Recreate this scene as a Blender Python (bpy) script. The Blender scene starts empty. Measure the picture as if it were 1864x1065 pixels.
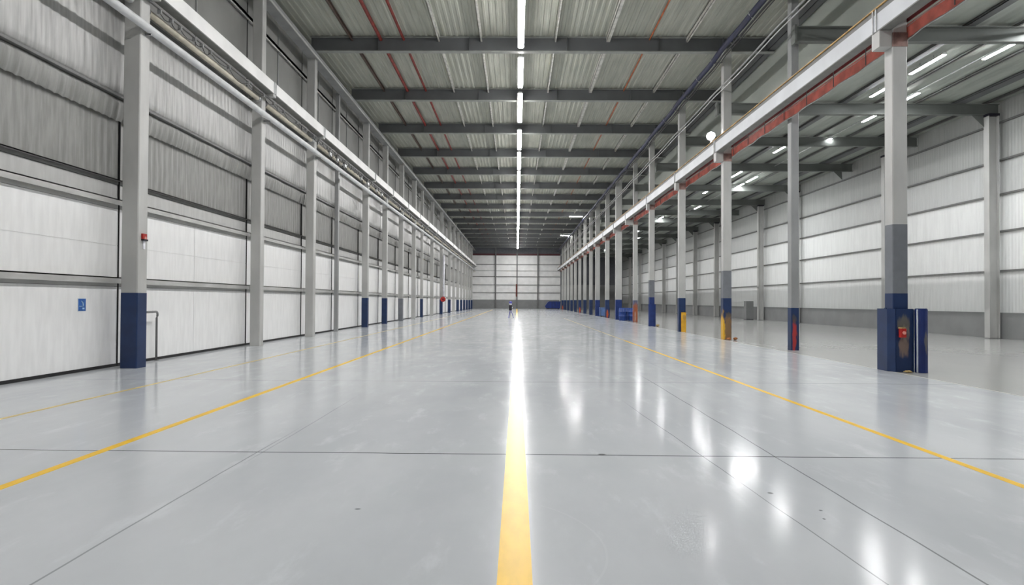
import bpy, math, random
from mathutils import Vector, Matrix
random.seed(7)
C = bpy.context.scene.collection
ORD = ['first','second','third','fourth','fifth','sixth','seventh','eighth','ninth','tenth','eleventh','twelfth',
       'thirteenth','fourteenth','fifteenth','sixteenth','seventeenth','eighteenth','nineteenth','twentieth',
       'twenty-first','twenty-second','twenty-third','twenty-fourth']
YN, YF = -18.0, 138.0            # near and far end of the hall

# ------------------------------------------------------------------ materials
def nodes(name):
    m = bpy.data.materials.new(name); m.use_nodes = True
    nt = m.node_tree; b = nt.nodes['Principled BSDF']
    return m, nt, b
def mixcol(nt, fac, a, b):
    n = nt.nodes.new('ShaderNodeMix'); n.data_type = 'RGBA'
    for s, v in ((n.inputs[0], fac), (n.inputs[6], a), (n.inputs[7], b)):
        if hasattr(v, 'is_output'): nt.links.new(v, s)
        else: s.default_value = v if not isinstance(v, tuple) or len(v) == 4 else (*v, 1)
    return n.outputs[2]
def math_(nt, op, a, b=None, c=None):
    n = nt.nodes.new('ShaderNodeMath'); n.operation = op
    for s, v in zip(n.inputs, (a, b, c)):
        if v is None: continue
        if hasattr(v, 'is_output'): nt.links.new(v, s)
        else: s.default_value = v
    return n.outputs[0]
def ramp(nt, x, a, b):
    n = nt.nodes.new('ShaderNodeMapRange'); n.interpolation_type = 'SMOOTHSTEP'
    nt.links.new(x, n.inputs[0]); n.inputs[1].default_value = a; n.inputs[2].default_value = b
    return n.outputs[0]
def coords(nt): return nt.nodes.new('ShaderNodeTexCoord').outputs['Object']
def noise(nt, co, scale, detail=3, sc=(1,1,1), rough=.5):
    mp = nt.nodes.new('ShaderNodeMapping'); nt.links.new(co, mp.inputs[0]); mp.inputs['Scale'].default_value = sc
    n = nt.nodes.new('ShaderNodeTexNoise'); nt.links.new(mp.outputs[0], n.inputs['Vector'])
    n.inputs['Scale'].default_value = scale; n.inputs['Detail'].default_value = detail; n.inputs['Roughness'].default_value = rough
    return n.outputs['Fac']
def M(name, col, rough=.55, metal=0., var=.12, vs=3., sc=(1,1,1), bump=0., bs=40., ribs=None):
    m, nt, b = nodes(name)
    co = coords(nt); f = noise(nt, co, vs, 4, sc)
    d = tuple(max(0, c*(1-var)) for c in col); l = tuple(min(1, c*(1+var)) for c in col)
    nt.links.new(mixcol(nt, ramp(nt, f, .3, .7), d, l), b.inputs['Base Color'])
    b.inputs['Roughness'].default_value = rough; b.inputs['Metallic'].default_value = metal
    h = None
    if bump: h = noise(nt, co, bs, 3); s = bump
    if ribs:                                   # fine vertical or lengthwise ribbing
        ax, pitch, s = ribs
        sep = nt.nodes.new('ShaderNodeSeparateXYZ'); nt.links.new(co, sep.inputs[0])
        h = math_(nt, 'SINE', math_(nt, 'MULTIPLY', sep.outputs[ax], 2*math.pi/pitch))
    if h:
        bp = nt.nodes.new('ShaderNodeBump'); bp.inputs['Strength'].default_value = s; bp.inputs['Distance'].default_value = .01
        nt.links.new(h, bp.inputs['Height']); nt.links.new(bp.outputs[0], b.inputs['Normal'])
    return m
def emis(name, col, s):
    m, nt, b = nodes(name); b.inputs['Base Color'].default_value = (.8,.8,.8,1)
    b.inputs['Emission Color'].default_value = (*col, 1); b.inputs['Emission Strength'].default_value = s
    return m
def worn(name, base, blobs, rough=.45):
    """painted steel with worn patches: blobs = (x, z, half width, half height, colour, strength)"""
    m, nt, b = nodes(name); co = coords(nt)
    sep = nt.nodes.new('ShaderNodeSeparateXYZ'); nt.links.new(co, sep.inputs[0])
    n1 = noise(nt, co, 7, 5, (1.6,1.6,.5)); n2 = noise(nt, co, 2.5, 3)
    col = mixcol(nt, ramp(nt, n2, .3, .7), tuple(c*.85 for c in base), tuple(min(1,c*1.15) for c in base))
    for (x, z, w, h, cc, st) in blobs:
        dx = math_(nt, 'DIVIDE', math_(nt, 'SUBTRACT', sep.outputs[0], x), w)
        dz = math_(nt, 'DIVIDE', math_(nt, 'SUBTRACT', sep.outputs[2], z), h)
        r = math_(nt, 'SQRT', math_(nt, 'ADD', math_(nt, 'MULTIPLY', dx, dx), math_(nt, 'MULTIPLY', dz, dz)))
        v = math_(nt, 'ADD', r, math_(nt, 'MULTIPLY', math_(nt, 'SUBTRACT', n1, .5), 1.6))
        fac = math_(nt, 'MULTIPLY', math_(nt, 'SUBTRACT', 1., ramp(nt, v, .6, 1.15)), st)
        col = mixcol(nt, fac, col, cc)
    nt.links.new(col, b.inputs['Base Color']); b.inputs['Roughness'].default_value = rough
    return m
WHITE = M('white cladding', (.86,.86,.855), .5, var=.04, vs=1.2, sc=(1,6,1))
STRIP = M('pale grey cladding', (.50,.50,.49), .5, var=.06, vs=1.5, sc=(1,6,1))
CORR = M('grey corrugated cladding', (.27,.27,.258), .5, var=.16, vs=2, sc=(1,5,.6))
SHEET = M('pale translucent corrugated sheet', (.42,.42,.41), .38, var=.16, vs=2, sc=(1,6,.5))
UPPER = M('mid grey upper cladding', (.235,.235,.225), .6, var=.08, vs=.8)
BACK = M('dark gap lining', (.06,.06,.06), .8)
SEAL = M('black rubber seal', (.012,.012,.013), .7)
SEAM = M('thin dark seam', (.16,.16,.16), .7)
STEEL = M('light grey painted steel', (.48,.48,.465), .45, var=.10, vs=1.5, sc=(1,1,.4))
STEELM = M('mid grey painted steel', (.30,.305,.305), .45, var=.12, vs=1.5, sc=(1,1,.4))
STEELD = M('dark grey painted steel', (.16,.16,.158), .5, var=.12, vs=1.5)
GIRTM = M('grey wall rail steel', (.17,.17,.165), .5, var=.12)
RAFT = M('slate grey roof beam paint', (.125,.13,.135), .5, var=.08, vs=1)
FLANGE = M('pale beam edge', (.30,.31,.29), .5, var=.12)
BLUE = M('navy blue paint', (.006,.025,.092), .42, var=.15, vs=3)
BLUEB = M('bright blue paint', (.007,.028,.15), .4, var=.2, vs=4)
PATCH = M('blue grey repaint', (.17,.18,.20), .5, var=.08)
DECK = M('grey green roof sheeting', (.43,.44,.385), .6, var=.10, vs=1.4, sc=(3,.3,1))
DECK.node_tree.nodes['Principled BSDF'].inputs['Specular IOR Level'].default_value = .08
DECKS = M('dull green side roof sheeting', (.36,.39,.35), .6, var=.10, vs=1, sc=(2,.3,1), ribs=(0,.3,.3))
PURL_W = M('pale purlin', (.62,.61,.57), .5, var=.2)
PURL_D = M('brown purlin', (.11,.07,.055), .6, var=.25)
PURL_R = M('red pipe paint', (.20,.025,.018), .5, var=.25)
PURL_O = M('rusty orange pipe', (.40,.11,.035), .6, var=.3)
SBEAM = M('dull grey green beam paint', (.15,.16,.15), .55, var=.1, vs=1)
GWEB = M('pale blue grey girder paint', (.60,.62,.65), .4, var=.06, vs=1)
GWEBL = M('white girder paint', (.82,.82,.81), .4, var=.06, vs=1)
GUND = M('girder underside grey', (.20,.20,.19), .5, var=.1)
GOLD = M('ochre rail edge', (.55,.34,.12), .5, var=.3)
REDD = M('dark red rail', (.19,.008,.012), .5, var=.2)
REDL = M('faded red duct', (.82,.22,.17), .55, var=.2, vs=2)
SILV = M('galvanised metal', (.55,.56,.56), .35, .5, var=.2)
TAN = M('tan pipe', (.66,.61,.50), .45, var=.12)
PIPEA = M('bright grey pipe', (.72,.73,.74), .35, var=.08)
DARK = M('black rubber cable', (.02,.02,.022), .6)
NAVYC = M('blue cable sheath', (.004,.008,.045), .5, var=.3, vs=8)
KERB = M('grey kerb paint', (.235,.24,.24), .5, var=.07, vs=1)
ENDW = M('end wall cladding', (.86,.86,.85), .5, var=.05, vs=1)
ENDU = M('end wall upper cladding', (.12,.125,.14), .6, var=.1)
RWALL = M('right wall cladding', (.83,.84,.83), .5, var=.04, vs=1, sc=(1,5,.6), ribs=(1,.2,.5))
RWALL2 = M('pale grey band of right wall', (.56,.57,.56), .5, var=.04, vs=1, sc=(1,5,.6), ribs=(1,.2,.5))  # wall colour steps greyer in two bands towards the roof
RWALL3 = M('grey band of right wall', (.40,.41,.395), .5, var=.05, vs=1, sc=(1,5,.6), ribs=(1,.2,.5))
LAMP = emis('lamp diffuser', (1,.985,.98), 27)
LAMPS = emis('side lamp diffuser', (.97,.99,1), 36)
BULB = emis('flood lamp lens', (1,.97,.98), 14)
HOUS = M('white lamp housing', (.7,.7,.7), .5)
ALARM = M('red plastic', (.42,.02,.015), .4, var=.2)
PINK = M('pink red lens', (.75,.30,.25), .4)
SIGNB = M('sign blue', (.035,.13,.42), .4, var=.15, vs=20)
SIGNL = M('sign light blue', (.45,.65,.85), .4)
SIGNW = M('sign white edge', (.75,.8,.85), .4)
TRIP = M('violet blue tripod leg', (.10,.10,.42), .4)
BLACK = M('black plastic', (.012,.01,.02), .5)
PWHITE = M('white plastic', (.8,.8,.85), .4)
CRATE = M('pale blue plastic', (.10,.18,.40), .45, var=.15)
BARREL = M('blue drum plastic', (.012,.05,.24), .4, var=.15)
SKIP = M('blue skip paint', (.008,.03,.20), .35, var=.2, vs=2)
RUBBLE = M('ochre rubble', (.45,.33,.14), .8, var=.3, vs=20)
RUBBLEO = M('orange brown rubble', (.35,.13,.04), .8, var=.4, vs=20)

# floor: polished concrete, joints and scuffs as its own pattern
def floor_mat(name, base, dark, r0, r1, joints):
    m, nt, b = nodes(name); co = coords(nt)
    sep = nt.nodes.new('ShaderNodeSeparateXYZ'); nt.links.new(co, sep.inputs[0]); X, Y = sep.outputs[0], sep.outputs[1]
    n1 = noise(nt, co, .55, 6, (.8,.35,1), .6); n2 = noise(nt, co, 3.0, 6, (1,.3,1), .65); n3 = noise(nt, co, .12, 3)
    col = mixcol(nt, ramp(nt, n1, .32, .68), dark, base)
    col = mixcol(nt, math_(nt, 'MULTIPLY', ramp(nt, n2, .54, .72), .38 if joints else .03), col, tuple(min(1, c*1.25) for c in base))
    col = mixcol(nt, math_(nt, 'MULTIPLY', ramp(nt, n3, .35, .65), .25), col, dark)
    if joints:
        wob = math_(nt, 'MULTIPLY', math_(nt, 'SUBTRACT', noise(nt, co, .6, 2), .5), .05)
        def line(coord, pos, w, lo=None, hi=None, along=None, st=.85, skew=0.):
            c = coord
            if skew: c = math_(nt, 'ADD', coord, math_(nt, 'MULTIPLY', along, skew))
            d = math_(nt, 'ABSOLUTE', math_(nt, 'SUBTRACT', math_(nt, 'ADD', c, wob), pos))
            f = math_(nt, 'MULTIPLY', math_(nt, 'LESS_THAN', d, w), st)
            if lo is not None:
                f = math_(nt, 'MULTIPLY', f, ramp(nt, along, lo-.6, lo)); f = math_(nt, 'MULTIPLY', f, math_(nt, 'SUBTRACT', 1., ramp(nt, along, hi, hi+2)))
            return f
        L = [line(Y, 6.88, .014, along=X, skew=.010, st=.9), line(Y, 13.05, .017, along=X, st=.5), line(Y, 17.1, .02, along=X, st=.22),
             line(Y, 27.0, .04, along=X, st=.25), line(Y, 41.0, .06, along=X, st=.2),
             line(X, -2.80, .009, 2.0, 6.6, Y, .45), line(X, -2.74, .009, 6.9, 9.5, Y, .25),
             line(X, 2.77, .008, 2.0, 12.9, Y, .6), line(X, 3.6, .02, 14.0, 22.0, Y, .12),
             line(X, 2.42, .006, 3.4, 9.0, Y, .5, skew=.062)]
        for f in L: col = mixcol(nt, f, col, (.045,.048,.05))
        # a few dark scuffs and a curved scratch
        for (x, y, rx, ry) in ((2.2,5.55,.03,.035), (2.42,5.1,.02,.02), (4.05,5.0,.02,.03), (.92,6.9,.06,.05), (-1.25,5.05,.03,.02), (2.35,4.9,.016,.02)):
            a = math_(nt, 'DIVIDE', math_(nt, 'SUBTRACT', X, x), rx); c = math_(nt, 'DIVIDE', math_(nt, 'SUBTRACT', Y, y), ry)
            r = math_(nt, 'SQRT', math_(nt, 'ADD', math_(nt, 'MULTIPLY', a, a), math_(nt, 'MULTIPLY', c, c)))
            r = math_(nt, 'ADD', r, math_(nt, 'MULTIPLY', n2, .9))
            col = mixcol(nt, math_(nt, 'MULTIPLY', math_(nt, 'SUBTRACT', 1., ramp(nt, r, .9, 1.5)), .75), col, (.06,.06,.06))
        a = math_(nt, 'SUBTRACT', X, -.55); c = math_(nt, 'SUBTRACT', Y, 4.3)
        r = math_(nt, 'SQRT', math_(nt, 'ADD', math_(nt, 'MULTIPLY', a, a), math_(nt, 'MULTIPLY', c, c)))
        f = math_(nt, 'LESS_THAN', math_(nt, 'ABSOLUTE', math_(nt, 'SUBTRACT', math_(nt, 'ADD', r, wob), 1.15)), .008)
        f = math_(nt, 'MULTIPLY', math_(nt, 'MULTIPLY', f, math_(nt, 'GREATER_THAN', a, .75)), .12)
        col = mixcol(nt, f, col, (.75,.76,.77))
    nt.links.new(col, b.inputs['Base Color'])
    rr = nt.nodes.new('ShaderNodeMapRange'); nt.links.new(n2, rr.inputs[0]); rr.inputs[1].default_value = .3; rr.inputs[2].default_value = .7
    rr.inputs[3].default_value = r0; rr.inputs[4].default_value = r1; nt.links.new(rr.outputs[0], b.inputs['Roughness'])
    b.inputs['IOR'].default_value = 1.45; b.inputs['Specular IOR Level'].default_value = .11
    return m
FLOOR = floor_mat('polished grey concrete', (.575,.597,.617), (.485,.508,.53), .11, .17, True)
FLOORS = floor_mat('dull grey concrete', (.40,.40,.39), (.392,.392,.382), .13, .14, False)
YEL = M('yellow floor paint', (.86,.53,.03), .3, var=.05, vs=6, sc=(2,.6,1))
YEL.node_tree.nodes['Principled BSDF'].inputs['Specular IOR Level'].default_value = .08
YELF = M('faded yellow floor paint', (.66,.50,.16), .35, var=.15, vs=5, sc=(2,.5,1))
FLOORL = M('pale floor edge strip', (.50,.48,.44), .4, var=.15)

# ------------------------------------------------------------------ mesh helpers
class MB:
    def __init__(s): s.v = []; s.f = []; s.m = []; s.smooth = []
    def add(s, vs, fs, mi=0, sm=False):
        o = len(s.v); s.v += vs
        for f in fs: s.f.append(tuple(i+o for i in f)); s.m.append(mi); s.smooth.append(sm)
        return s
    def box(s, x0, x1, y0, y1, z0, z1, mi=0):
        vs = [(x,y,z) for x in (x0,x1) for y in (y0,y1) for z in (z0,z1)]
        return s.add(vs, [(0,1,3,2),(4,6,7,5),(0,4,5,1),(2,3,7,6),(0,2,6,4),(1,5,7,3)], mi)
    def cbox(s, x0, x1, y0, y1, z0, z1, c=.01, mi=0):      # box with bevelled vertical edges
        p = [(x0+c,y0),(x1-c,y0),(x1,y0+c),(x1,y1-c),(x1-c,y1),(x0+c,y1),(x0,y1-c),(x0,y0+c)]
        return s.prism(p, z0, z1, mi)
    def prism(s, p, z0, z1, mi=0):
        n = len(p); vs = [(x,y,z0) for x,y in p] + [(x,y,z1) for x,y in p]
        fs = [(i,(i+1)%n,n+(i+1)%n,n+i) for i in range(n)] + [tuple(range(n))[::-1], tuple(range(n,2*n))]
        return s.add(vs, fs, mi)
    def prismY(s, p, y0, y1, mi=0):                        # profile in (x, z) extruded along y
        n = len(p); vs = [(x,y0,z) for x,z in p] + [(x,y1,z) for x,z in p]
        fs = [((i+1)%n,i,n+i,n+(i+1)%n) for i in range(n)] + [tuple(range(n)), tuple(range(n,2*n))[::-1]]
        return s.add(vs, fs, mi)
    def tube(s, pts, r, n=10, mi=0, caps=True):
        pts = [Vector(p) for p in pts]; rings = []; vs = []; up = Vector((0,0,1))
        rr = r if isinstance(r, (list, tuple)) else [r]*len(pts)
        for i, p in enumerate(pts):
            t = (pts[min(i+1,len(pts)-1)] - pts[max(i-1,0)]).normalized()
            u = up if abs(t.dot(up)) < .9 else Vector((1,0,0))
            a = t.cross(u).normalized(); b = t.cross(a)
            for k in range(n):
                w = 2*math.pi*k/n; vs.append(tuple(p + (a*math.cos(w)+b*math.sin(w))*rr[i]))
        fs = [(i*n+k, i*n+(k+1)%n, (i+1)*n+(k+1)%n, (i+1)*n+k) for i in range(len(pts)-1) for k in range(n)]
        s.add(vs, fs, mi, True)
        if caps:
            o = len(s.v)-len(vs)
            s.f += [tuple(o+k for k in range(n))[::-1], tuple(o+(len(pts)-1)*n+k for k in range(n))]
            s.m += [mi,mi]; s.smooth += [False,False]
        return s
    def grid(s, fn, us, vs_, mi=0, sm=True):
        nu, nv = len(us), len(vs_)
        return s.add([fn(u,v) for u in us for v in vs_], [(i*nv+j, i*nv+j+1, (i+1)*nv+j+1, (i+1)*nv+j) for i in range(nu-1) for j in range(nv-1)], mi, sm)
    def pieces(s):                                         # separate lumps of the mesh, as lists of faces
        par = list(range(len(s.v)))
        def fd(i):
            while par[i] != i: par[i] = par[par[i]]; i = par[i]
            return i
        for f in s.f:
            a = fd(f[0])
            for k in f[1:]: par[fd(k)] = a
        g = {}
        for i, f in enumerate(s.f): g.setdefault(fd(f[0]), []).append(i)
        items = []
        for fs in g.values():
            vs = [s.v[k] for i in fs for k in s.f[i]]
            items.append([fs, [min(v[a] for v in vs) for a in range(3)], [max(v[a] for v in vs) for a in range(3)]])
        ch = True
        while ch:
            ch = False; out = []
            for it in items:
                for q in out:
                    if all(it[1][a] <= q[2][a]+.004 and q[1][a] <= it[2][a]+.004 for a in range(3)):
                        q[0] = q[0]+it[0]; q[1] = [min(x,y) for x,y in zip(q[1],it[1])]; q[2] = [max(x,y) for x,y in zip(q[2],it[2])]; ch = True; break
                else: out.append(it)
            items = out
        return [it[0] for it in items]
    def build(s, name, mats, parent=None, loc=None):
        if parent is not None:
            ps = s.pieces()
            if len(ps) > 1:
                last = None
                for fs in ps:
                    q = MB(); mp = {}
                    for i in fs:
                        for k in s.f[i]:
                            if k not in mp: mp[k] = len(q.v); q.v.append(s.v[k])
                        q.f.append(tuple(mp[k] for k in s.f[i])); q.m.append(s.m[i]); q.smooth.append(s.smooth[i])
                    last = q._build(name, mats, parent, loc)
                return last
        return s._build(name, mats, parent, loc)
    def _build(s, name, mats, parent=None, loc=None):
        me = bpy.data.meshes.new(name); me.from_pydata(s.v, [], s.f)
        for m in (mats if isinstance(mats, (list,tuple)) else [mats]): me.materials.append(m)
        for p, mi, sm in zip(me.polygons, s.m, s.smooth): p.material_index = mi; p.use_smooth = sm
        me.update(); o = bpy.data.objects.new(name, me); C.objects.link(o)
        if parent is not None: o.parent = parent
        if loc: o.location = loc
        return o
def tag(o, label=None, cat=None, group=None, kind=None):
    if label: o['label'] = label
    if cat: o['category'] = cat
    if group: o['group'] = group
    if kind: o['kind'] = kind
    return o
def thing(name, loc, label, cat, group=None):
    o = bpy.data.objects.new(name, None); C.objects.link(o); o.location = loc; o.empty_display_size = .2
    return tag(o, label, cat, group)
def struct(name, mb, mats, label=None):
    o = mb.build(name, mats); return tag(o, label, kind='structure')
def dup(root, loc, label, group=None, mats=None):
    r = root.copy(); C.objects.link(r); r.location = loc; r['label'] = label
    if group: r['group'] = group
    for ch in list(root.children):
        c = ch.copy(); C.objects.link(c); c.parent = r
        for g in ch.children:
            d = g.copy(); C.objects.link(d); d.parent = c
    return r
def ibeamX(mb, x0, x1, z0, z1, w, tf=.03, tw=.02, yc=0, mw=0, mf=0):     # beam running along x
    mb.box(x0, x1, yc-tw/2, yc+tw/2, z0+tf, z1-tf, mw)
    mb.box(x0, x1, yc-w/2, yc+w/2, z0, z0+tf, mf); mb.box(x0, x1, yc-w/2, yc+w/2, z1-tf, z1, mf)

# ------------------------------------------------------------------ floor and its lines
struct('floor', MB().box(-10.1, 9.0, YN, YF, -.2, 0), FLOOR, 'polished light grey concrete floor of the main hall')
struct('floor', MB().box(9.0, 23.0, YN, YF, -.2, -.002), FLOORS, 'duller grey concrete floor of the side bay')
struct('trim_1', MB().box(8.985, 9.02, YN, YF, -.05, .002), FLOORL, 'pale joint strip between the hall floor and the side bay floor')
def fline_faded(x0, x1, y0, y1, x2, x3, y2, label):
    mb = MB().box(x0, x1, y0, y1, -.01, .0015, 0).box(x2, x3, y1, y2, -.01, .0015, 1)
    tag(mb.build('floor_line', [YEL, YELF]), label, 'floor marking', 'yellow floor lines')
def fline(x0, x1, y0, y1, m, label):
    tag(MB().box(x0, x1, y0, y1, -.01, .0015).build('floor_line', m), label, 'floor marking', 'yellow floor lines')
fline(-.11, .10, 2.2, 136.5, YEL, 'wide bright yellow line down the middle of the hall floor')
fline(-4.55, -4.44, 2.5, 118, YEL, 'yellow line on the floor left of the middle, nearer the middle one of the two left lines')
fline(-7.10, -7.02, 4.0, 100, YELF, 'thin faded yellow floor line closest to the left wall')
fline_faded(4.53, 4.62, 3.0, 27, 4.545, 4.60, 62, 'thin yellow floor line to the right of the middle, in front of the right columns')

# ------------------------------------------------------------------ roof
def deck_profile(x0, x1, z, pitch=.27, d=.03):
    p = []; x = x0
    while x < x1:
        p += [(x, z), (x+pitch*.30, z), (x+pitch*.42, z+d), (x+pitch*.88, z+d)]; x += pitch
    p.append((min(x, x1+pitch), z)); return p
mb = MB(); pr = deck_profile(-10.1, 11.7, 13.55, d=.03)
n = len(pr); ys = [YN, YF]
mb.add([(x,y,z) for y in ys for x,z in pr], [(i, i+1, n+i+1, n+i) for i in range(n-1)])
mb.box(-10.1, 11.9, YN, YF, 13.70, 13.75)
struct('ceiling', mb, DECK, 'corrugated grey-green sheet roof of the main hall')
struct('ceiling', MB().box(11.6, 23.0, YN, YF, 11.2, 11.35), DECKS, 'lower green-grey roof of the side bay')
struct('trim_2', MB().box(11.55, 11.68, YN, YF, 11.0, 13.6), DECKS, 'upright sheeting between the high roof and the lower side roof')

RY = [21.6 + 7.0*i for i in range(17)]
def rafter_parts(o):
    mb = MB(); ibeamX(mb, -9.35, 11.5, 12.86, 13.54, .26, .035, .02, 0, 0, 1)
    mb.build('web', [RAFT, FLANGE], o)
    mb = MB()
    for x in (-6.3, -2.2, 2.2, 6.3, 9.2): mb.box(x-.008, x+.008, -.12, -.01, 12.895, 13.505); mb.box(x-.008, x+.008, .01, .12, 12.895, 13.505)
    mb.build('stiffener', RAFT, o)
r0 = thing('roof_beam', (0,RY[0],0), '', 'roof beam', 'roof beams across the main hall'); rafter_parts(r0)
for i, y in enumerate(RY):
    lab = ('grey steel roof beam across the hall just above the top edge of the view' if i == 0 else
           'grey steel roof beam across the hall ceiling, %s one visible from the front' % ORD[i-1])
    if i == 0: r0['label'] = lab
    else: dup(r0, (0,y,0), lab)
# lengthwise purlins and pipes under the roof sheeting
def longbar(name, x, w, z0, z1, m, label, cat, group=None, y0=YN+.1, y1=YF-.1, lip=True):
    mb = MB()
    if lip: mb.box(x-w/2, x-w/2+.02, y0, y1, z0, z1).box(x-w/2, x+w/2, y0, y1, z0, z0+.02).box(x-w/2, x+w/2, y0, y1, z1-.02, z1)
    else: mb.tube([(x,y0,(z0+z1)/2),(x,y1,(z0+z1)/2)], w/2, 10)
    return tag(mb.build(name, m), label, cat, group)
PG = 'purlins under the main roof'
longbar('purlin', -7.5, .09, 13.37, 13.525, PURL_D, 'dark brown purlin nearest the left wall under the roof sheets', 'purlin', PG)
longbar('ceiling_pipe', -6.2, .15, 13.36, 13.51, PURL_R, 'thicker dark red pipe under the roof, left one of the red pair', 'pipe', 'red pipes under the roof', lip=False)
longbar('ceiling_pipe', -5.17, .12, 13.38, 13.50, PURL_R, 'thinner dark red pipe under the roof, right one of the red pair', 'pipe', 'red pipes under the roof', lip=False)
longbar('purlin', -3.57, .09, 13.33, 13.525, PURL_W, 'pale purlin just right of the two red ceiling pipes', 'purlin', PG)
longbar('purlin', -1.66, .09, 13.33, 13.525, PURL_W, 'pale purlin directly left of the middle row of lamps', 'purlin', PG)
longbar('purlin', 1.67, .09, 13.33, 13.525, PURL_W, 'pale purlin directly right of the middle row of lamps', 'purlin', PG)
longbar('purlin', 4.05, .16, 13.33, 13.525, PURL_W, 'wide pale purlin between the lamps and the orange ceiling pipe', 'purlin', PG)
longbar('ceiling_pipe', 5.92, .07, 13.42, 13.49, PURL_O, 'thin rusty orange pipe under the right part of the roof', 'pipe', lip=False)
longbar('purlin', 7.6, .09, 13.33, 13.525, PURL_W, 'pale purlin between the orange ceiling pipe and the blue cable bundle', 'purlin', PG)
longbar('edge_beam', 11.35, .30, 12.95, 13.35, RAFT, 'dark roof edge beam beyond the right columns, along the step in the roof', 'beam')
mb = MB().box(-9.40, -9.10, YN+.1, YF-.1, 12.56, 12.84).box(-9.46, -9.04, YN+.1, YF-.1, 12.53, 12.56)
tag(mb.build('eave_beam', STEELM), 'grey eave beam along the top of the left wall under the roof beams', 'beam')
longbar('eave_pipe', -8.98, .08, 12.46, 12.54, STEEL, 'thin grey pipe running along the left eave beam', 'pipe', lip=False)

# ------------------------------------------------------------------ left wall
LX = -9.85
struct('wall_left', MB().box(-10.2, -10.03, YN, YF, 0, 13.7), UPPER, 'grey upper cladding of the left wall')
# columns: (front y, inner face x, width in x, depth in y, foot)
LC = [(15.12,-9.05,.40,.40,'blue'), (22.6,-9.14,.36,.34,None), (28.5,-9.14,.36,.34,None), (33.4,-9.42,.20,.22,'thin'), (38.9,-9.14,.36,.34,'blue'),
      (44.6,-9.14,.34,.34,'blue'), (50.9,-9.14,.36,.34,'patch'), (57.2,-9.14,.36,.34,None), (62.8,-9.30,.26,.3,'blue'), (69.5,-9.14,.36,.34,None),
      (77.8,-9.10,.36,.34,'blue'), (87.3,-9.12,.36,.34,'blue'), (93.5,-9.14,.36,.34,None), (100.,-9.12,.40,.34,'blue'), (106.5,-9.14,.36,.34,'blue'),
      (112.5,-9.14,.36,.34,'blue'), (118.5,-9.14,.36,.34,'blue'), (124.5,-9.14,.36,.34,'blue'), (130.5,-9.14,.36,.34,'blue')]
def steel_column(loc, w, d, top, foot_h, foot_m, shaft_m, label, group, extra=None, cap=None, patch=None):
    """loc = centre of the base"""
    o = thing('steel_column', loc, label, 'column', group)
    z = 0
    if foot_h: MB().cbox(-w/2-.004, w/2+.004, -d/2-.004, d/2+.004, 0, foot_h, .02).build('painted_foot', foot_m, o); z = foot_h
    if patch: MB().cbox(-w/2-.002, w/2+.002, -d/2-.002, d/2+.002, z, patch, .02).build('repainted_band', PATCH, o)['label'] = 'blue-grey repainted band'; z = patch
    MB().cbox(-w/2, w/2, -d/2, d/2, z, top, .02).build('shaft', shaft_m, o)
    if cap: cap(o)
    return o
LG = 'columns along the left wall'
ldesc = {'blue':'with navy blue painted foot', None:'grey down to the floor', 'thin':'narrow, set back between wider ones', 'patch':'with a darker grey foot'}
for i, (y, xi, w, d, ft) in enumerate(LC):
    def cap(o, w=w, d=d, xi=xi, ft=ft):
        if ft == 'thin': return
        dx = -8.75-(xi-w/2)                               # bracket reaching out to the crane girder
        mb = MB().box(w/2-.01, dx, -.12, .12, 8.94, 9.03)
        mb.build('bracket', STEEL, o)
    lab = ('grey steel column by the left wall, %s from the camera, %s' % (ORD[i], ldesc[ft])) if i else 'nearest left column, pale grey steel with a navy blue painted foot'
    steel_column((xi-w/2, y+d/2, 0), w, d, 12.56, 1.80 if ft in ('blue','patch') else 0, BLUE if ft == 'blue' else PATCH,
                 STEEL if ft != 'thin' else STEELM, lab, LG, cap=cap)
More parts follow.
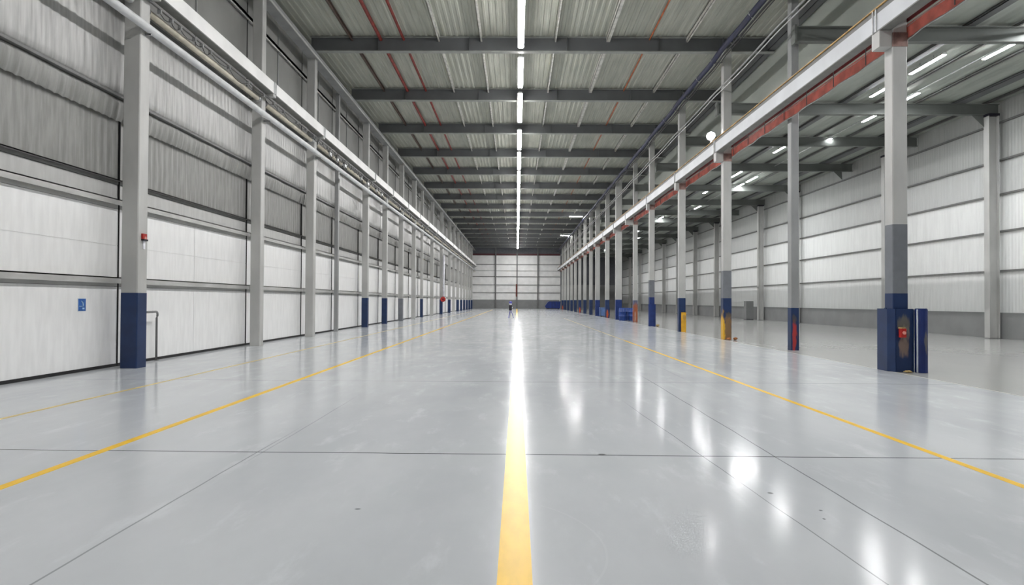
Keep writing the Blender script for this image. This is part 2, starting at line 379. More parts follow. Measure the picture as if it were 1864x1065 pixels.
# wall panels, one set for each bay between two columns
def rib(y, pitch=.26): return .5+.5*math.sin(2*math.pi*y/pitch)
def frange(a, b, st):
    n = max(1, int(round((b-a)/st))); return [a+(b-a)*k/n for k in range(n+1)]
bays = [(1.2, 7.9), (8.0, LC[0][0]+LC[0][3]+.12)] + [(LC[i][0]+LC[i][3]+.12, LC[i+1][0]+LC[i+1][3]+.12) for i in range(len(LC)-1)] + [(LC[-1][0]+LC[-1][3]+.12, YF-.15)]
for i, (a, b) in enumerate(bays):
    a += .02; b -= .02; L = b-a
    if i == 0: lab = 'set of white and grey wall panels beside the camera, left of the frame edge'
    elif i == 1: lab = 'white and grey left wall panels with the small blue sign, before the nearest left column'
    else: lab = 'stack of white and grey panels on the left wall, filling the %s gap between columns' % ORD[i-2]
    o = thing('cladding_section', (LX, a, 0), lab, 'wall panel', 'panels along the left wall')
    seams = {1:[3.7], 2:[L*.5]}.get(i, [])                # upright joints
    edges = [0]+seams+[L]
    for k in range(len(edges)-1):
        y0, y1 = edges[k]+(.008 if k else 0), edges[k+1]-(.008 if k < len(edges)-2 else 0)
        MB().box(-.08, 0, y0, y1, .07, 1.95).build('lower_panel', WHITE, o)
        q = MB().box(-.08, 0, y0, y1, 2.19, 2.955).box(-.08, 0, y0, y1, 2.967, 3.86).box(-.08,-.012,y0,y1,2.95,2.97)
        q.build('middle_panel', WHITE, o)
    MB().box(-.12, -.07, 0, L, .0, 4.7).build('backing', SEAM, o)
    MB().box(-.09, .02, 0, L, 0, .07).build('base_seal', SEAL, o)
    MB().box(-.08, -.02, 0, L, 4.10, 4.46).build('strip_panel', STRIP, o)
    for (z0, z1, dp) in ((1.96, 2.18, .13), (3.87, 4.08, .15), (4.47, 4.57, .10)):
        mb = MB().box(-.06, dp, .0, L, z1-.025, z1).box(dp-.02, dp, 0, L, z0+.07, z1).box(-.06, 0, 0, L, z0, z1)
        mb.build('girt', STEEL if z0 < 4.4 else GIRTM, o)
    st = .065 if i < 6 else .13
    if a < 80:
        us = frange(0, L, st)
        MB().grid(lambda u, v: (-.05+.03*rib(u), u, v), us, [4.57, 5.6, 6.66]).build('corrugated_panel', CORR, o)
        prof = [(-.06,6.62),(.07,6.64),(.115,6.70),(.13,6.85),(.13,7.2),(.12,7.8),(.09,8.6),(.05,9.2)]
        zs = list(range(len(prof)))
        MB().grid(lambda u, v: (prof[v][0]+.022*rib(u)*(1 if v > 1 else .3), u, prof[v][1]), us, zs).build('bulging_sheet', SHEET, o)
        mb = MB(); cp = [(x+.012, z) for x, z in prof]+[(-.12,9.2),(-.12,6.62)]
        mb.prismY(cp, -.004, 0).prismY(cp, L, L+.004).build('side_closure', SHEET, o)
        us = frange(0, L, .0325 if i < 8 else .065)
        MB().grid(lambda u, v: ((.10, .12, .07, .03)[v]+.035*rib(u)*(v > 0)+.01*math.sin(u*3.1), u, (6.53, 6.40, 6.10, 6.00)[v]+.03*rib(u+.1)*(v > 1)), us, range(4)).build('shadow_valance', CORR, o)  # scalloped strip added to mimic the lit scallops and shadow band below the ledge
    else:
        MB().box(-.08, 0, 0, L, 4.57, 6.66).build('corrugated_panel', CORR, o)
        MB().box(-.08, .12, 0, L, 6.64, 9.2).build('bulging_sheet', SHEET, o)
    MB().box(-.08, .20, 0, L, 6.55, 6.61).build('ledge', STEELD, o)
    mb = MB().box(-.12, -.04, .02, L/2-.01, 9.2, 13.4).box(-.12, -.04, L/2+.01, L-.02, 9.2, 13.4)
    mb.build('upper_panel', UPPER, o)
    MB().box(-.04, .08, 0, L, 11.86, 11.98).box(.06, .08, 0, L, 11.80, 11.98).build('upper_girt', STEEL, o)
    MB().box(-.04, .0, L/2-.03, L/2+.03, 9.3, 12.5).build('cover_strip', STEELM, o)
    MB().box(-.13, -.03, -.018, 0, .0, 12.5).box(-.13, .03, L, L+.018, .0, 6.6).box(-.13, -.02, L, L+.018, 6.6, 12.5).build('edge_gap', SEAL, o)

# ------------------------------------------------------------------ left crane girders, pipes, festoon
def girder(side, y0, y1, zb, zt, m, label, group):
    s = side; L = y1-y0
    o = thing('crane_girder', (s*8.89, y0, 0), label, 'crane girder', group)
    MB().box(-.14, .14, .01, L-.01, zb, zb+.03).build('bottom_flange', GUND, o)
    tf = .03 if s < 0 else .13
    wb = MB().box(*sorted((-s*.14, -s*.11)), .01, L-.01, zb+.03, zt-tf)
    wb = wb.build('web', m, o)
    MB().box(-.14, .14, .01, L-.01, zt-tf, zt).build('top_flange', m if s < 0 else STEELD, o)
    MB().box(-.03, .03, .0, L, zt, zt+.05).build('rail', STEELD, o)
    mb = MB()
    for yy in (.06, L-.08): mb.box(*sorted((-s*.175, -s*.14)), yy, yy+.03, zb, zt)
    mb.build('splice_plate', SILV, wb)
    if s > 0: MB().box(-.18, -.14, .01, L-.01, zt-.01, zt+.015).build('edge_strip', GOLD, o)
LB = [YN+.3, -6, 1, 8, 15.32] + [c[0]+.17 for c in LC[1:] if c[4] != 'thin'] + [YF-.2]
for i in range(len(LB)-1):
    lab = ('white crane girder on the left side behind the camera, %s piece' % ORD[i]) if LB[i+1] < 12 else 'white crane girder above the left columns, %s piece counted from the camera' % ORD[i-3]
    girder(-1, LB[i], LB[i+1], 9.03, 9.46, GWEBL, lab, 'left crane girders')
RC = [15.42, 22.05, 28.1, 35.25, 43.0, 51.4, 57.8, 65., 72.5, 79., 86., 93., 100., 107., 114., 121., 128.]
RB = [YN+.3, -13, 1.5, 15.6, 28.28] + [y+.17 for y in RC[3:]] + [YF-.2]
for i in range(len(RB)-1):
    lab = ('pale grey crane girder on the right side behind the camera, %s piece' % ORD[i]) if RB[i+1] < 5 else 'pale grey crane girder above the right columns, %s piece counted from the camera' % ORD[i-2]
    girder(1, RB[i], RB[i+1], 8.26, 8.83, GWEB, lab, 'right crane girders')

# pipe A in front of the columns
o = thing('service_pipe', (-8.93, 0, 8.19), 'bright grey pipe passing in front of the left columns below the crane girder', 'pipe', None)
MB().tube([(0,YN+.2,0),(0,YF-.3,0)], .10, 14).build('pipe', PIPEA, o)
mb = MB()
for (y, xi, w, d, ft) in LC:
    if ft == 'thin': continue
    mb.box(xi+8.93+.002, .02, y+d/2-.02, y+d/2+.02, -.14, -.09).box(-.03,.03,y+d/2-.02,y+d/2+.02,-.13,-.095)
mb.build('pipe_clip', STEELM, o)
# tan pipes between columns
tb = [(8.5, 15.05)] + [(LC[i][0]+LC[i][3]+.05, LC[i+1][0]-.05) for i in range(0, len(LC)-1)]
for i, (a, b) in enumerate(tb):
    if i == 3 or i == 4: pass
    o = thing('conduit', (-9.24, a, 8.80), 'tan capped conduit tube under the left girder, in the %s gap between columns' % ORD[i] if i else
              'tan conduit tube under the left girder, in front of the nearest left column', 'conduit', 'tan conduits between the left columns')
    L = b-a
    MB().tube([(0,.12,0),(0,L-.12,0)], .085, 12).build('tube', TAN, o)
    for y0, y1 in ((.02,.14), (L-.14,L-.02)): MB().tube([(0,y0,0),(0,(y0+y1)/2-.03,0),(0,(y0+y1)/2+.03,0),(0,y1,0)], [.06,.115,.115,.06], 12).build('end_cap', STEELD if y0 < 1 else SILV, o)
    MB().box(-.42, -.39, 0, L, -.16, .14).box(-.4,-.06,.3,.34,-.12,-.08).box(-.4,-.06,L-.34,L-.3,-.12,-.08).build('hanger', STEELD, o)
# festoon cable with hanging loops on a narrow track
o = thing('festoon_cable', (-8.985, 0, 0), 'black festoon cable hanging in loops below the left crane girder', 'cable')
MB().box(-.03,.03,YN+.3,YF-.3,8.90,8.935).build('track', STEELD, o)
y = 15.8; mb = MB(); tr = MB(); k = 0
while y < 100 and k < 98:
    s = random.uniform(.9,1.5) if (int(y/9)%2 == 0) else random.uniform(.4,.8); dz = random.uniform(.08,.20)
    pts = [(random.uniform(-.01,.01), y+s*t, 8.85-dz*math.sin(math.pi*t)) for t in [j/8 for j in range(9)]]
    mb.tube(pts, .010, 5); tr.box(-.05,.05,y-.02,y+.02,8.80,8.90)
    y += s; k += 1
mb.build('cable', DARK, o); tr.build('hook', STEELM, o)
TR = [(30.0,.25),(31.2,.18),(32.6,.3),(36.0,.2),(37.6,.32),(39.9,.2),(41.5,.25),(48.0,.2),(53,.2),(59,.2)]
for i, (y, s) in enumerate(TR):
    o = thing('cable_trolley', (-8.87, y, 8.52), 'small grey cable trolley with rollers below the left girder, %s of them from the camera' % ORD[i], 'trolley', 'cable trolleys below the left girder')
    MB().cbox(-.05, .05, -s/2, s/2, -.06, .10, .01).build('body', SILV, o)
    for yy in (-s/2, s/2): MB().tube([(-.07,yy,.14),(.07,yy,.14)], .05, 10).build('roller', STEELD, o)
    MB().tube([(.06,-s/2,-.04),(.07,-s/3,-.14),(.07,s/3,-.14),(.06,s/2,-.04)], .014, 6).build('cable_loop', DARK, o)
    MB().box(-.015,.015,-.02,.02,.1,.33).build('hanger', STEELD, o)

# things on the left wall
o = thing('pictogram_sign', (LX+.002, 14.35, 1.515), 'small blue pictogram sign with white edge on the left wall near the first column', 'sign')
MB().box(0, .006, -.135, .135, -.15, .15).build('border', SIGNW, o)
MB().box(.006, .009, -.122, .122, -.137, .137).build('face', SIGNB, o)
mb = MB().tube([(.011,-.03,.09),(.011,.01,.05),(.011,.03,.0),(.011,.02,-.04)], [.006,.016,.016,.008], 6)
mb.tube([(.011,-.10,-.03),(.011,.0,-.035)], .007, 6); mb.box(.009,.012,.01,.075,-.10,-.065)
mb.build('symbol', SIGNL, o)
o = thing('alarm_call_point', (-9.05, 15.33, 3.12), 'small red alarm call point on the inner face of the nearest left column', 'alarm')
q = MB().box(0, .05, -.08, .08, -.02, .11).build('box', ALARM, o); MB().tube([(.05,0,.0),(.065,0,.0)], .045, 12).build('button', PINK, q)
MB().box(0, .07, -.08, .09, -.06, -.02).build('bracket', BLACK, o); MB().box(0,.02,-.02,.06,-.26,-.06).build('wire_cover', PWHITE, o)
tag(MB().box(LX+.002, LX+.05, 16.0, 16.22, 2.98, 3.7).build('cover_plate', PWHITE), 'narrow white plate on the left wall just behind the nearest column', 'plate')
o = thing('guard_pipe', (-9.70, 17.1, 0), 'thin bent grey pipe between the floor and the blue foot of the nearest left column', 'pipe')
pts = [(0,0,0),(0,0,1.15)] + [(.0+.12*k/5, -.25*(1-math.cos(math.pi/2*k/5)), 1.15+.17*math.sin(math.pi/2*k/5)) for k in range(1,6)] + [(.42,-1.55,1.32)]
MB().tube(pts, .028, 10).build('pipe', STEELD, o); MB().tube([(0,0,0),(0,0,.02)], .06, 12).build('floor_plate', STEELD, o)
o = thing('hose_reel', (-9.0, 77.6, 1.82), 'round red fire hose reel on the left columns far down the hall', 'hose reel')
MB().tube([(.0,-.14,0),(.0,.14,0)], [.31,.31], 18).build('drum', ALARM, o); MB().tube([(0,-.18,0),(0,-.14,0)], .08, 12).build('hub', BLACK, o)
MB().box(-.25,-.02,.13,.199,-.1,.1).build('bracket', STEELD, o)
o = thing('white_pipe', (-8.93, 77.62, 2.2), 'upright white pipe above the red hose reel on the left side', 'pipe')
MB().tube([(0,0,-.067),(0,0,5.0)], .12, 12).build('pipe', PWHITE, o)
MB().box(-.15,.02,-.03,.17,1.0,1.06).box(-.15,.02,-.03,.17,4.0,4.06).build('pipe_clip', STEELM, o)

# ------------------------------------------------------------------ right columns
RG = 'columns between the hall and the side bay'
W1 = worn('worn blue guard front', (.006,.025,.092), [(.02,1.10,.14,.28,(.16,.145,.11),.75), (.03,.62,.12,.30,(.30,.20,.13),.65), (.05,.9,.10,.2,(.35,.30,.24),.5)])
W2 = worn('blue foot with red wear', (.006,.025,.09), [(-.03,.45,.085,.56,(.42,.035,.03),.95), (-.03,1.08,.08,.16,(.09,.075,.05),.6)])
W3 = worn('rusty blue foot', (.008,.027,.095), [(.03,.42,.22,.75,(.22,.13,.055),.95), (-.17,.45,.08,.7,(.75,.42,.02),.95), (.05,1.1,.15,.12,(.07,.06,.05),.7)])
W4 = worn('rust orange foot', (.10,.12,.20), [(.02,.65,.3,.95,(.38,.10,.03),.95), (-.02,.4,.05,.5,(.5,.42,.36),.7)])
W5 = worn('blue foot with orange wear', (.007,.028,.11), [(.0,.35,.12,.45,(.5,.09,.015),.95)])
def capR(w, xi):
    def cap(o):
        x0 = 8.75-(xi+w/2)
        MB().cbox(x0, -w/2+.001, -.17, .17, 7.86, 8.255, .01).build('bracket', STEEL, o)
        MB().cbox(-w/2-.001, w/2+.012, -.19, .19, 7.86, 8.2, .01).build('collar', M('red stained steel', (.26,.16,.14), .5, var=.4, vs=4), o)
    return cap
spec = [  # xi, w, d, foot height, foot mat, patch top, cap, description
 (9.06,.36,.35,1.88,BLUE,3.55,1,'nearest right column, pale grey steel standing in a blue guard box'),
 (9.46,.27,.30,1.46,W2,None,0,'narrower right column with a blue foot worn red, second from the camera'),
 (9.08,.36,.34,1.82,W3,3.03,1,'third right column, foot rusty brown with a yellow edge'),
 (8.95,.36,.34,1.86,BLUE,None,1,'fourth right column, beside the rounded yellow guard'),
 (8.93,.34,.34,1.95,BLUEB,3.1,1,'fifth right column, foot inside a tall bright blue guard'),
 (9.38,.34,.34,1.75,W4,None,1,'sixth right column, foot rusty orange, behind the blue drums'),
 (8.95,.56,.40,1.82,BLUEB,None,1,'seventh right column, wide with a plain bright blue foot'),
 (9.02,.40,.36,1.82,W5,None,1,'eighth right column, blue foot with orange wear'),
 (8.93,.50,.36,1.82,BLUEB,None,1,'ninth right column, wide blue foot')]
for i, y in enumerate(RC):
    if i < len(spec): xi, w, d, fh, fm, pt, cp, lab = spec[i]
    else:
        xi, w, d, fh, fm, pt, cp = 8.98, .40, .36, 1.85, (W5 if i in (11, 16) else BLUE), None, 1
        lab = 'grey column with %s foot on the right side, %s from the camera' % ('worn orange and blue' if i in (11,16) else 'blue', ORD[i])
    steel_column((xi+w/2, y+d/2, 0), w, d, 12.86, fh, fm, STEEL if i != 1 else STEELM, lab, RG, cap=capR(w, xi) if cp else None, patch=pt)
# guard box around the nearest right column
o = thing('column_guard', (9.215, 15.6, 0), 'navy blue steel guard box around the foot of the nearest right column', 'guard')
out = [(-.235,.36),(-.255,-.1),(-.165,-.29),(.255,-.29),(.255,.36)]; inn = [(-.215,.34),(-.225,-.09),(-.15,-.255),(.235,-.255),(.235,.34)]
mb = MB(); n = 5
mb.add([(x,y,z) for z in (0,1.51) for x,y in out] + [(x,y,z) for z in (0,1.51) for x,y in inn],
       [(i,(i+1)%n,n+(i+1)%n,n+i) for i in range(n)] + [(2*n+i,3*n+i,3*n+(i+1)%n,2*n+(i+1)%n) for i in range(n)] +
       [(n+i,n+(i+1)%n,3*n+(i+1)%n,3*n+i) for i in range(n)])
mb.build('guard_wall', BLUE, o)
mb = MB().box(-.15, .235, -.30, -.289, .02, 1.50); mb.build('front_plate', W1, o)['label'] = 'scuffed front plate'
mb = MB().box(-.268,-.25,-.08,.0,1.50,1.53).box(.235,.262,-.31,-.28,0,1.5); mb.build('edge_angle', BLUE, o)
o = thing('push_button_box', (9.185, 15.30, .94), 'red button box on the scuffed front of the blue guard box', 'button box')
MB().cbox(-.075, .075, -.10, 0, -.11, .10, .02).build('box', ALARM, o); MB().cbox(-.085,.06,-.085,0,.10,.13,.02).build('lid', RUBBLE, o)
MB().tube([(0,-.10,0),(0,-.13,0)], .04, 12).build('button', PINK, o)
o = thing('guard_post', (9.62, 15.22, 0), 'blue rounded guard post right beside the nearest right column guard', 'post')
W6 = worn('blue post with dull wear', (.006,.02,.12), [(.03,.75,.05,.32,(.16,.15,.12),.7)])
pts = [( -.115,.10),(-.115,-.02)] + [(.115*math.cos(a), -.02-.10*math.sin(a)) for a in [math.pi*(1-k/8) for k in range(1,8)]] + [(.115,-.02),(.115,.10)]
MB().prism(pts, 0, 1.50).build('post', W6, o); MB().prism([(x*.9,y*.9) for x,y in pts], 1.50, 1.52).build('top_cap', BLUEB, o)
MB().box(-.128,-.112,-.04,.0,0,1.5).build('edge_strip', SIGNW, o)
# rounded guards on further columns
def half_guard(x, y, r, h, m, label):
    o = thing('column_guard', (x, y, 0), label, 'guard', 'rounded guards at the right columns')
    pts = [(r*math.cos(a), -r*.8*math.sin(a)) for a in [math.pi*(1-k/12) for k in range(13)]]
    inn = [(.9*x_, .9*y_) for x_, y_ in pts][::-1]
    MB().prism(pts+inn, 0, h).build('shell', m, o); MB().prism(pts, h-.02, h).build('top_plate', m, o)
YELG = worn('yellow guard paint', (.72,.38,.02), [(.02,.8,.1,.2,(.30,.2,.08),.6)])
half_guard(9.20, 35.25, .14, 1.08, YELG, 'rounded yellow guard at the foot of the fourth right column')
half_guard(9.10, 42.98, .25, 1.48, BLUEB, 'tall rounded bright blue guard around the fifth right column')
# rubble
def lump(loc, s, m, label):
    mb = MB(); N, K = 8, 5
    def fn(u, v):
        a = 2*math.pi*u/N; b = math.pi*v/K; r = 1+.25*math.sin(3*a+2*b+loc[0]*9)
        return (s[0]*r*math.cos(a)*math.sin(b), s[1]*r*math.sin(a)*math.sin(b), s[2]*(1-math.cos(b)*r*.9)*.5)
    mb.grid(fn, range(N+1), range(K+1), sm=False)
    tag(mb.build('rubble_piece', m, loc=loc), label, 'rubble', 'rubble at the column feet')
lump((9.26, 15.17, 0), (.10,.05,.055), RUBBLE, 'pale yellow piece of rubble at the front of the blue guard box')
lump((9.26, 27.9, 0), (.10,.08,.10), RUBBLEO, 'orange brown rubble lump left of its darker twin at the third right column')
lump((9.52, 27.86, 0), (.09,.08,.12), RUBBLEO, 'darker round rubble lump right of the third right column')
lump((9.42, 42.7, 0), (.12,.1,.14), RUBBLE, 'small pale rubble piece at the tall rounded blue guard')

# red conductor duct along the columns
o = thing('conductor_duct', (9.47, 0, 0), 'faded red conductor duct running along the right columns below the crane girder', 'duct')
mb = MB(); ys = [YN+.3]+[y+.4 for y in RC]+[YF-.3]
for a, b in zip(ys[:-1], ys[1:]): mb.box(-.03, .02, a+.015, b-.015, 8.09, 8.41)
mb.build('duct', REDL, o)
MB().box(-.03, -.01, YN+.3, YF-.3, 8.47, 8.57).box(-.03,.02,YN+.3,YF-.3,8.56,8.58).build('upper_rail', REDD, o)['label'] = 'dark red upper rail'
mb = MB()
for y in frange(12, 130, 1.77): mb.box(-.045, -.028, y-.012, y+.012, 8.10, 8.60)
mb.build('clip', STEELD, o)
mb = MB(); pts = [(-.02+.012*math.sin(y*5), y, 8.06+.018*math.sin(y*3.1)) for y in frange(10, 130, .35)]
mb.tube(pts, .018, 5); mb.tube([(.0,p[1],p[2]+.015*math.sin(p[1]*7)+.02) for p in pts], .01, 5); mb.tube([(-.035,p[1],p[2]+.31) for p in pts], .008, 5)
mb.build('cable', SILV, o)
# blue cable bundle and grey cables high on the right
o = thing('cable_bundle', (8.66, 0, 0), 'blue cable bundle running high along the tops of the right columns', 'cable')
pts = [(.02*math.sin(y*.9), y, 12.35+.02*math.sin(y*1.7)) for y in frange(YN+.5, YF-.5, .7)]
MB().tube(pts, .115, 8).build('bundle', NAVYC, o)
MB().tube([(p[0]+.13, p[1], p[2]-.16) for p in pts], .04, 6).tube([(p[0]+.2, p[1], p[2]-.22) for p in pts], .02, 6).build('dark_cable', DARK, o)
mb = MB()
for y in frange(12, 130, 2.3): mb.tube([(-.1,y,12.32),(-.1,y+.1,12.5),(.12,y+.16,12.52),(.22,y+.2,12.2),(.1,y+.12,12.2),(-.1,y,12.32)], .012, 5)
mb.build('tie', SILV, o)
mb = MB()
for c, y in enumerate(RC): mb.box(.05, (spec[c][0] if c < len(spec) else 8.98)-8.662, y+.15, y+.2, 12.27, 12.31)
mb.build('arm', STEELM, o)
for k, (dx, z, r, wd) in enumerate(((0,11.07,.035,'upper'), (.06,10.96,.022,'lower'))):
    mb = MB(); pts = [(8.86+dx, y, z-.06*math.sin(math.pi*((y-1)%7)/7)) for y in frange(YN+.5, 130, .7)]
    mb.tube(pts, r, 6)
    tag(mb.build('grey_cable', SILV if k else STEELM), '%s of two thin grey cables strung along the right columns above the girder' % wd, 'cable', 'grey cables above the right girder')

# flood lamp beside the third right column
o = thing('flood_lamp', (8.93, 29.3, 9.32), 'round bright flood lamp just above the right crane girder', 'lamp')
mb = MB(); N, K = 14, 8
mb.grid(lambda u, v: (.15*math.cos(2*math.pi*u/N)*math.sin(math.pi*v/K), .13*math.sin(2*math.pi*u/N)*math.sin(math.pi*v/K), .15*math.cos(math.pi*v/K)), range(N+1), range(K+1))
mb.build('lens', BULB, o); MB().tube([(0,.16,0),(.02,.3,.05)], [.2,.1], 14).build('reflector', SILV, o); MB().box(.02,.10,.25,.31,-.45,.12).box(.02,.2,.25,.31,.1,.16).build('bracket', STEELM, o)

# ------------------------------------------------------------------ lamps
def tube_lamp(x, z, a, b, w, m, label, group, transverse=False, flat=False):
    L = b-a
    o = thing('tube_lamp', (x, a, z), label, 'ceiling lamp', group)
    if transverse: o.rotation_euler = (0,0,-math.pi/2)
    h = MB().prismY([(-w/2,.0),(w/2,.0),(w/2,.04),(w*.3,.09),(-w*.3,.09),(-w/2,.04)], 0, L).build('housing', HOUS, o)
    if flat: MB().prismY([(-w*.47,.0),(-w*.44,-.015),(w*.44,-.015),(w*.47,.0)], .02, L-.02).build('diffuser', m, h)
    else: MB().prismY([(-w*.45,.0),(-w*.45,-.03),(-w*.3,-.05),(w*.3,-.05),(w*.45,-.03),(w*.45,.0)], .02, L-.02).build('diffuser', m, h)
    top = 13.56-z if x < 11 else 11.2-z
    mb = MB()
    for yy in (.3*L, .7*L) if L > 1.5 else (.5*L,): mb.box(-.008,.008,yy-.008,yy+.008,.08,top)
    mb.build('hanger', STEELD, o)
    return o
seg = [(.7,6.2),(7.4,13.4),(14.5,20.6),(21.4,27.7),(28.9,32.9),(33.9,39.3),(41.2,46.5),(47.4,53.5),(54.3,60.0)]
y = 60.8
while y < 134: seg.append((y, y+5.9)); y += 6.75
for i, (a, b) in enumerate(seg):
    lab = ('long white tube lamp overhead above the top edge of the view, %s from the camera' % ORD[i]) if i < 3 else 'long white tube lamp in the middle row, %s from the top edge of the view' % ORD[i-3]
    tube_lamp(.12, 12.74, a, b, .26, LAMP, lab, 'middle row of ceiling lamps')
Pr = [(2,4.5),(9,11.5),(17,19.5),(23.9,26.0),(26.9,28.9),(37.6,39.8),(45.2,47.7),(51.7,54.8),(58.9,60.1),(70,72),(84,86),(100,102),(116,118)]
Qr = [(3,6),(10,14),(18.5,24.4),(28.3,29.3),(30.6,32.9),(36.2,36.9),(47.4,49.5),(50.2,51.3),(51.9,53.7),(62,64),(72.9,74.3),(92,94),(110,112)]
for i, (a, b) in enumerate(Pr): tube_lamp(16.0, 10.98, a, b, .15, LAMPS, 'tube lamp in the inner row of the side bay roof, %s from the near end' % ORD[i], 'side bay lamps', flat=True)
for i, (a, b) in enumerate(Qr): tube_lamp(17.8, 10.98, a, b, .15, LAMPS, 'tube lamp in the outer row of the side bay roof, %s from the near end' % ORD[i], 'side bay lamps', flat=True)
for k, (x, y) in enumerate(((6.8, 83), (7.3, 107))):
    tube_lamp(x, 12.70, y, y+1.7, .30, LAMP, 'short crosswise lamp near the top of the right columns, %s one' % ('nearer' if k == 0 else 'farther'), 'crosswise lamps', True)

# ------------------------------------------------------------------ side bay
RX = 22.8
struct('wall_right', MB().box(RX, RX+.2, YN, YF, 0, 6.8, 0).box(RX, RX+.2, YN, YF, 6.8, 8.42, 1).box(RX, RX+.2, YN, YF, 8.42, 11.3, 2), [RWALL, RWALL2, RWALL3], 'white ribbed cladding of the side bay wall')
struct('baseboard_right', MB().box(RX-.12, RX+.01, YN, YF, 0, 1.22), KERB, 'grey kerb along the foot of the right wall')
RWC = [30.1, 38.6, 51.2, 58.6, 71.5, 80., 88.5, 97., 106., 116., 126.]
for i, y in enumerate(RWC):
    o = thing('perimeter_column', (RX-.30, y, 0), 'grey column against the far right wall, %s from the camera' % ORD[i], 'column', 'columns against the right wall')
    mb = MB().cbox(-.42, .04, -.02, .02, 0, 10.45, .003); 
    MB().box(-.42,-.39,-.17,.17,0,10.45).box(.03,.06,-.17,.17,0,10.45).box(-.39,.03,-.01,.01,0,10.45).build('shaft', STEEL, o)
    MB().box(-.46,.06,-.2,.2,0,.03).build('base_plate', STEELD, o)
    MB().box(-.45,.08,-.19,.19,10.45,10.56).build('cap_plate', BLACK, o)
for k, z in enumerate((3.2, 5.06, 6.8, 8.42, 10.2)):
    mb = MB().box(RX-.12, RX-.0, YN+.1, YF-.1, z, z+.015).box(RX-.12, RX-.10, YN+.1, YF-.1, z-.045, z+.015).box(RX-.12, RX, YN+.1, YF-.1, z-.06, z-.045)
    tag(mb.build('cladding_rail', GIRTM), 'long grey rail on the right wall, %s one up from the kerb' % ORD[k], 'wall rail', 'rails on the right wall')
SY = [21.8, 30.25, 36.4, 43.4, 51.3, 58.7, 65.5, 71.6, 80.1, 88.6, 97.1, 106.1, 116.1, 126.1]
for i, y in enumerate(SY):
    o = thing('side_bay_beam', (0,y,0), 'grey beam across the side bay below its roof, %s from the camera' % ORD[i], 'roof beam', 'beams across the side bay')
    mb = MB(); ibeamX(mb, 9.5, RX-.05, 10.56, 11.08, .24, .03, .02, 0, 0, 1); mb.build('web', [SBEAM, SBEAM], o)
    MB().prismY([(RX-.75,10.56),(RX-1.3,10.56),(RX-.72,10.0)], -.01, .01).build('gusset', SBEAM, o)
    MB().box(9.42, 9.5, -.15, .15, 10.5, 11.12).build('end_plate', SBEAM, o)
for k, (x, w, dk) in enumerate(((12.4,.12,0),(13.8,.14,0),(15.4,.30,1),(17.0,.10,0),(18.9,.12,0),(20.9,.5,1),(22.2,.12,0))):
    longbar('side_purlin', x, w, 11.08, 11.175, RAFT if dk else STEELD, '%s purlin under the side bay roof, %s from the hall side' % ('wide dark' if dk else 'narrow grey', ORD[k]), 'purlin', 'purlins under the side bay roof')
longbar('side_pipe', 17.5, .05, 10.9, 10.95, SILV, 'thin bright pipe beside the outer row of side bay lamps', 'pipe', lip=False)
# items at the wall column in the side bay
o = thing('storage_cabinet', (21.9, 60.4, 0), 'low grey cabinet standing by a right wall column', 'cabinet')
MB().cbox(-.35,.35,-.3,.3,.05,1.75,.01).build('body', KERB, o); MB().box(-.33,-.01,-.32,-.3,.1,1.7).build('door', KERB, o); MB().box(.01,.33,-.32,-.3,.1,1.7).build('door', KERB, o)
MB().box(-.35,.35,-.3,.3,0,.05).build('plinth', BLACK, o)
for k, (x, y) in enumerate(((9.95, 55.4), (9.55, 56.3), (9.15, 55.4))):
    o = thing('barrel', (x, y, 0), '%s of the blue drums standing between the sixth and seventh right columns' % ('rightmost', 'middle', 'leftmost')[k], 'drum', 'blue drums by the right columns')
    pr = [(.27,0),(.29,.04),(.30,.35),(.315,.36),(.315,.40),(.30,.41),(.30,.72),(.315,.73),(.315,.77),(.30,.78),(.29,1.05),(.26,1.1)]
    mb = MB(); N = 18; mb.grid(lambda u, v: (pr[v][0]*math.cos(2*math.pi*u/N), pr[v][0]*math.sin(2*math.pi*u/N), pr[v][1]), range(N+1), range(len(pr)))
    mb.build('body', BARREL, o); MB().tube([(0,0,1.06),(0,0,1.09)], .26, 18).build('lid', BLUE, o)
o = thing('plastic_crate', (9.55, 69.5, 0), 'pale blue plastic crate on the floor behind the eighth right column', 'crate')
MB().box(-.5,.5,-.4,-.36,.05,.95).box(-.5,.5,.36,.4,.05,.95).box(-.5,-.46,-.4,.4,.05,.95).box(.46,.5,-.4,.4,.05,.95).box(-.5,.5,-.4,.4,.05,.1).build('body', CRATE, o)
MB().box(-.53,.53,-.43,.43,.95,1.0).build('rim', CRATE, o)
for sx in (-.4,.4): MB().box(sx-.06,sx+.06,-.38,.38,0,.05).build('runner', BLACK, o)
# blue skip near the end wall
o = thing('waste_skip', (7.6, 133.5, 0), 'dark blue waste skip with a sloping end before the far wall', 'skip')
MB().prismY([(-1.5,.2),(1.4,.15),(1.5,1.55),(-.95,1.60),(-1.25,1.35),(-1.75,.6)], -.8, .8).build('body', SKIP, o)
MB().box(-.95,1.55,-.86,.86,1.55,1.63).build('rim', BLUEB, o)
mb = MB()
for x in (-.9,-.3,.3,.9): mb.box(x-.04,x+.04,-.86,-.8,.2,1.55)
mb.build('rib', BLUE, o)
for x in (-1.1,1.1): MB().tube([(x,-.7,.12),(x,.7,.12)], .12, 14).build('roller', BLACK, o)
MB().box(-1.5,1.4,-.6,.6,.1,.2).build('skid', BLACK, o)

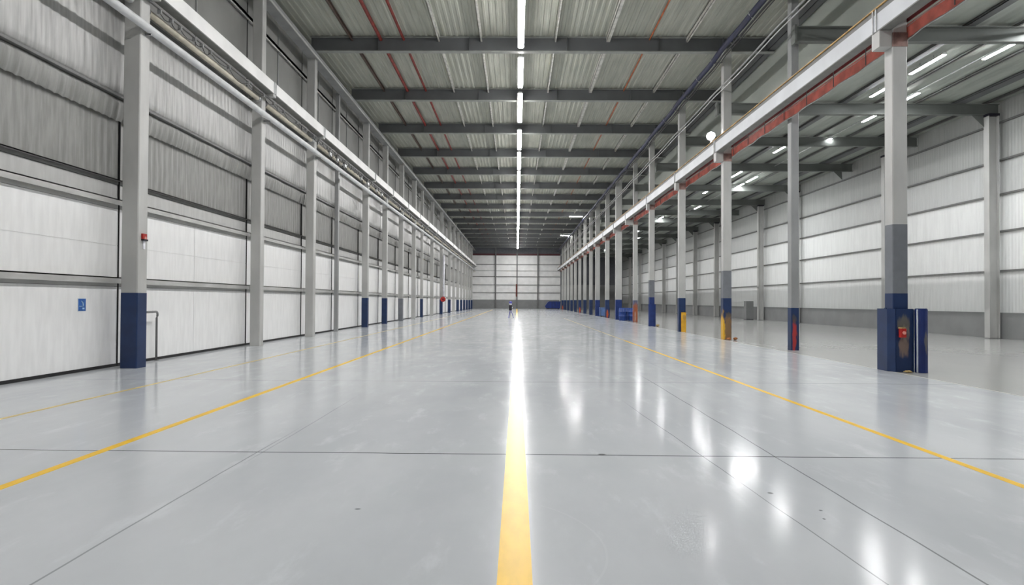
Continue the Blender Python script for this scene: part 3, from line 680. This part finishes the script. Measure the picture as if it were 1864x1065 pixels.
# ------------------------------------------------------------------ end walls
mb = MB().box(-10.1, 9.4, YF, YF+.2, 0, 11.5, 0).box(-10.1, 11.7, YF, YF+.2, 11.5, 13.7, 1).box(9.4, 23, YF, YF+.2, 0, 5.2, 2).box(9.4, 23, YF, YF+.2, 5.2, 11.5, 1)
struct('wall_far', mb, [ENDW, ENDU, KERB], 'white panelled end wall with dark grey upper strip')
struct('baseboard_far', MB().box(-9.85, 9.2, YF-.12, YF, 0, 1.93), KERB, 'grey kerb along the foot of the end wall')
struct('wall_near', MB().box(-10.1, 23, YN-.2, YN, 0, 13.7), WHITE, 'pale wall behind the camera')
for k, x in enumerate((-4.63, 0.0, 4.5)):
    o = thing('upright_post', (x, YF-.25, 0), '%s dark upright post on the end wall' % ('left', 'middle', 'right')[k], 'post', 'upright posts on the end wall')
    MB().box(-.13, .13, -.14, .1, 0, 13.5).build('post', STEELD, o)
    if k == 1:
        MB().box(-.25,.05,-.3,-.14,2.6,5.3).build('box', M('rust red casing', (.16,.04,.03), .6), o)['label'] = 'rust red casing'
for k, z in enumerate((3.44, 5.13, 6.92, 8.2, 9.55)):
    tag(MB().box(-9.7, 9.3, YF-.12, YF, z-(.07 if k != 3 else .03), z+(.07 if k != 3 else .03)).build('end_wall_rail', STEELD if k != 3 else STEELM),
        'level grey rail across the end wall, %s one above the kerb' % ORD[k], 'wall rail', 'rails across the end wall')
tag(MB().box(-9.7, 9.3, YF-.12, YF, 11.6, 11.9).box(-9.7,9.3,YF-.145,YF-.02,11.55,11.6).build('end_wall_beam', M('maroon beam paint', (.10,.025,.03), .5)), 'dark maroon beam across the end wall below its grey top strip', 'beam')

# ------------------------------------------------------------------ tripod instrument on the floor
o = thing('tripod_instrument', (-.62, 62, 0), 'small instrument on a violet blue tripod beside the middle floor line', 'tripod')
for k in range(3):
    a = math.pi/2 + 2*math.pi*k/3 + .3
    MB().tube([(.05*math.cos(a),.05*math.sin(a),.78),(.30*math.cos(a),.30*math.sin(a),.0)], [.030,.022], 8).build('leg', TRIP, o)
MB().cbox(-.15,.13,-.12,.12,.74,1.25,.03).build('body', BLACK, o)
MB().tube([(0,0,1.22),(0,0,1.32),(0,0,1.45)], [.07,.13,.12], 12).build('head', PWHITE, o)
MB().tube([(0,0,1.42),(.02,0,1.55),(.03,0,1.63)], [.16,.14,.05], 12).build('cap', TRIP, o)
MB().cbox(.13,.22,-.05,.05,.85,1.08,.01).build('side_box', PWHITE, o); MB().tube([(.1,-.1,.85),(.32,-.2,1.0)], .025, 6).build('arm', BLACK, o)

# ------------------------------------------------------------------ camera, world, view
f = 1160.; W, H = 1864, 1065
pitch = math.atan(15.5/f); yaw = math.atan(9/f); roll = .005
cam = bpy.data.cameras.new('camera'); co = bpy.data.objects.new('camera', cam); C.objects.link(co)
cam.sensor_fit = 'HORIZONTAL'; cam.sensor_width = 36; cam.lens = 36*f/W; cam.clip_end = 400; cam.clip_start = .05
Fv = Vector((-math.sin(yaw)*math.cos(pitch), math.cos(yaw)*math.cos(pitch), math.sin(pitch)))
Rv = Vector((math.cos(yaw), math.sin(yaw), 0)); Uv = Rv.cross(Fv)
R2 = Rv*math.cos(roll)+Uv*math.sin(roll); U2 = -Rv*math.sin(roll)+Uv*math.cos(roll)
mt = Matrix((R2, U2, -Fv)).transposed().to_4x4(); mt.translation = Vector((0,0,1.65))
co.matrix_world = mt
S = bpy.context.scene; S.camera = co
w = bpy.data.worlds.new('world'); S.world = w; w.use_nodes = True
w.node_tree.nodes['Background'].inputs[0].default_value = (.7,.72,.75,1); w.node_tree.nodes['Background'].inputs[1].default_value = .05
S.view_settings.view_transform = 'Standard'; S.view_settings.look = 'None'; S.view_settings.gamma = 1; S.view_settings.use_curve_mapping = False
S.view_settings.exposure = 2.12
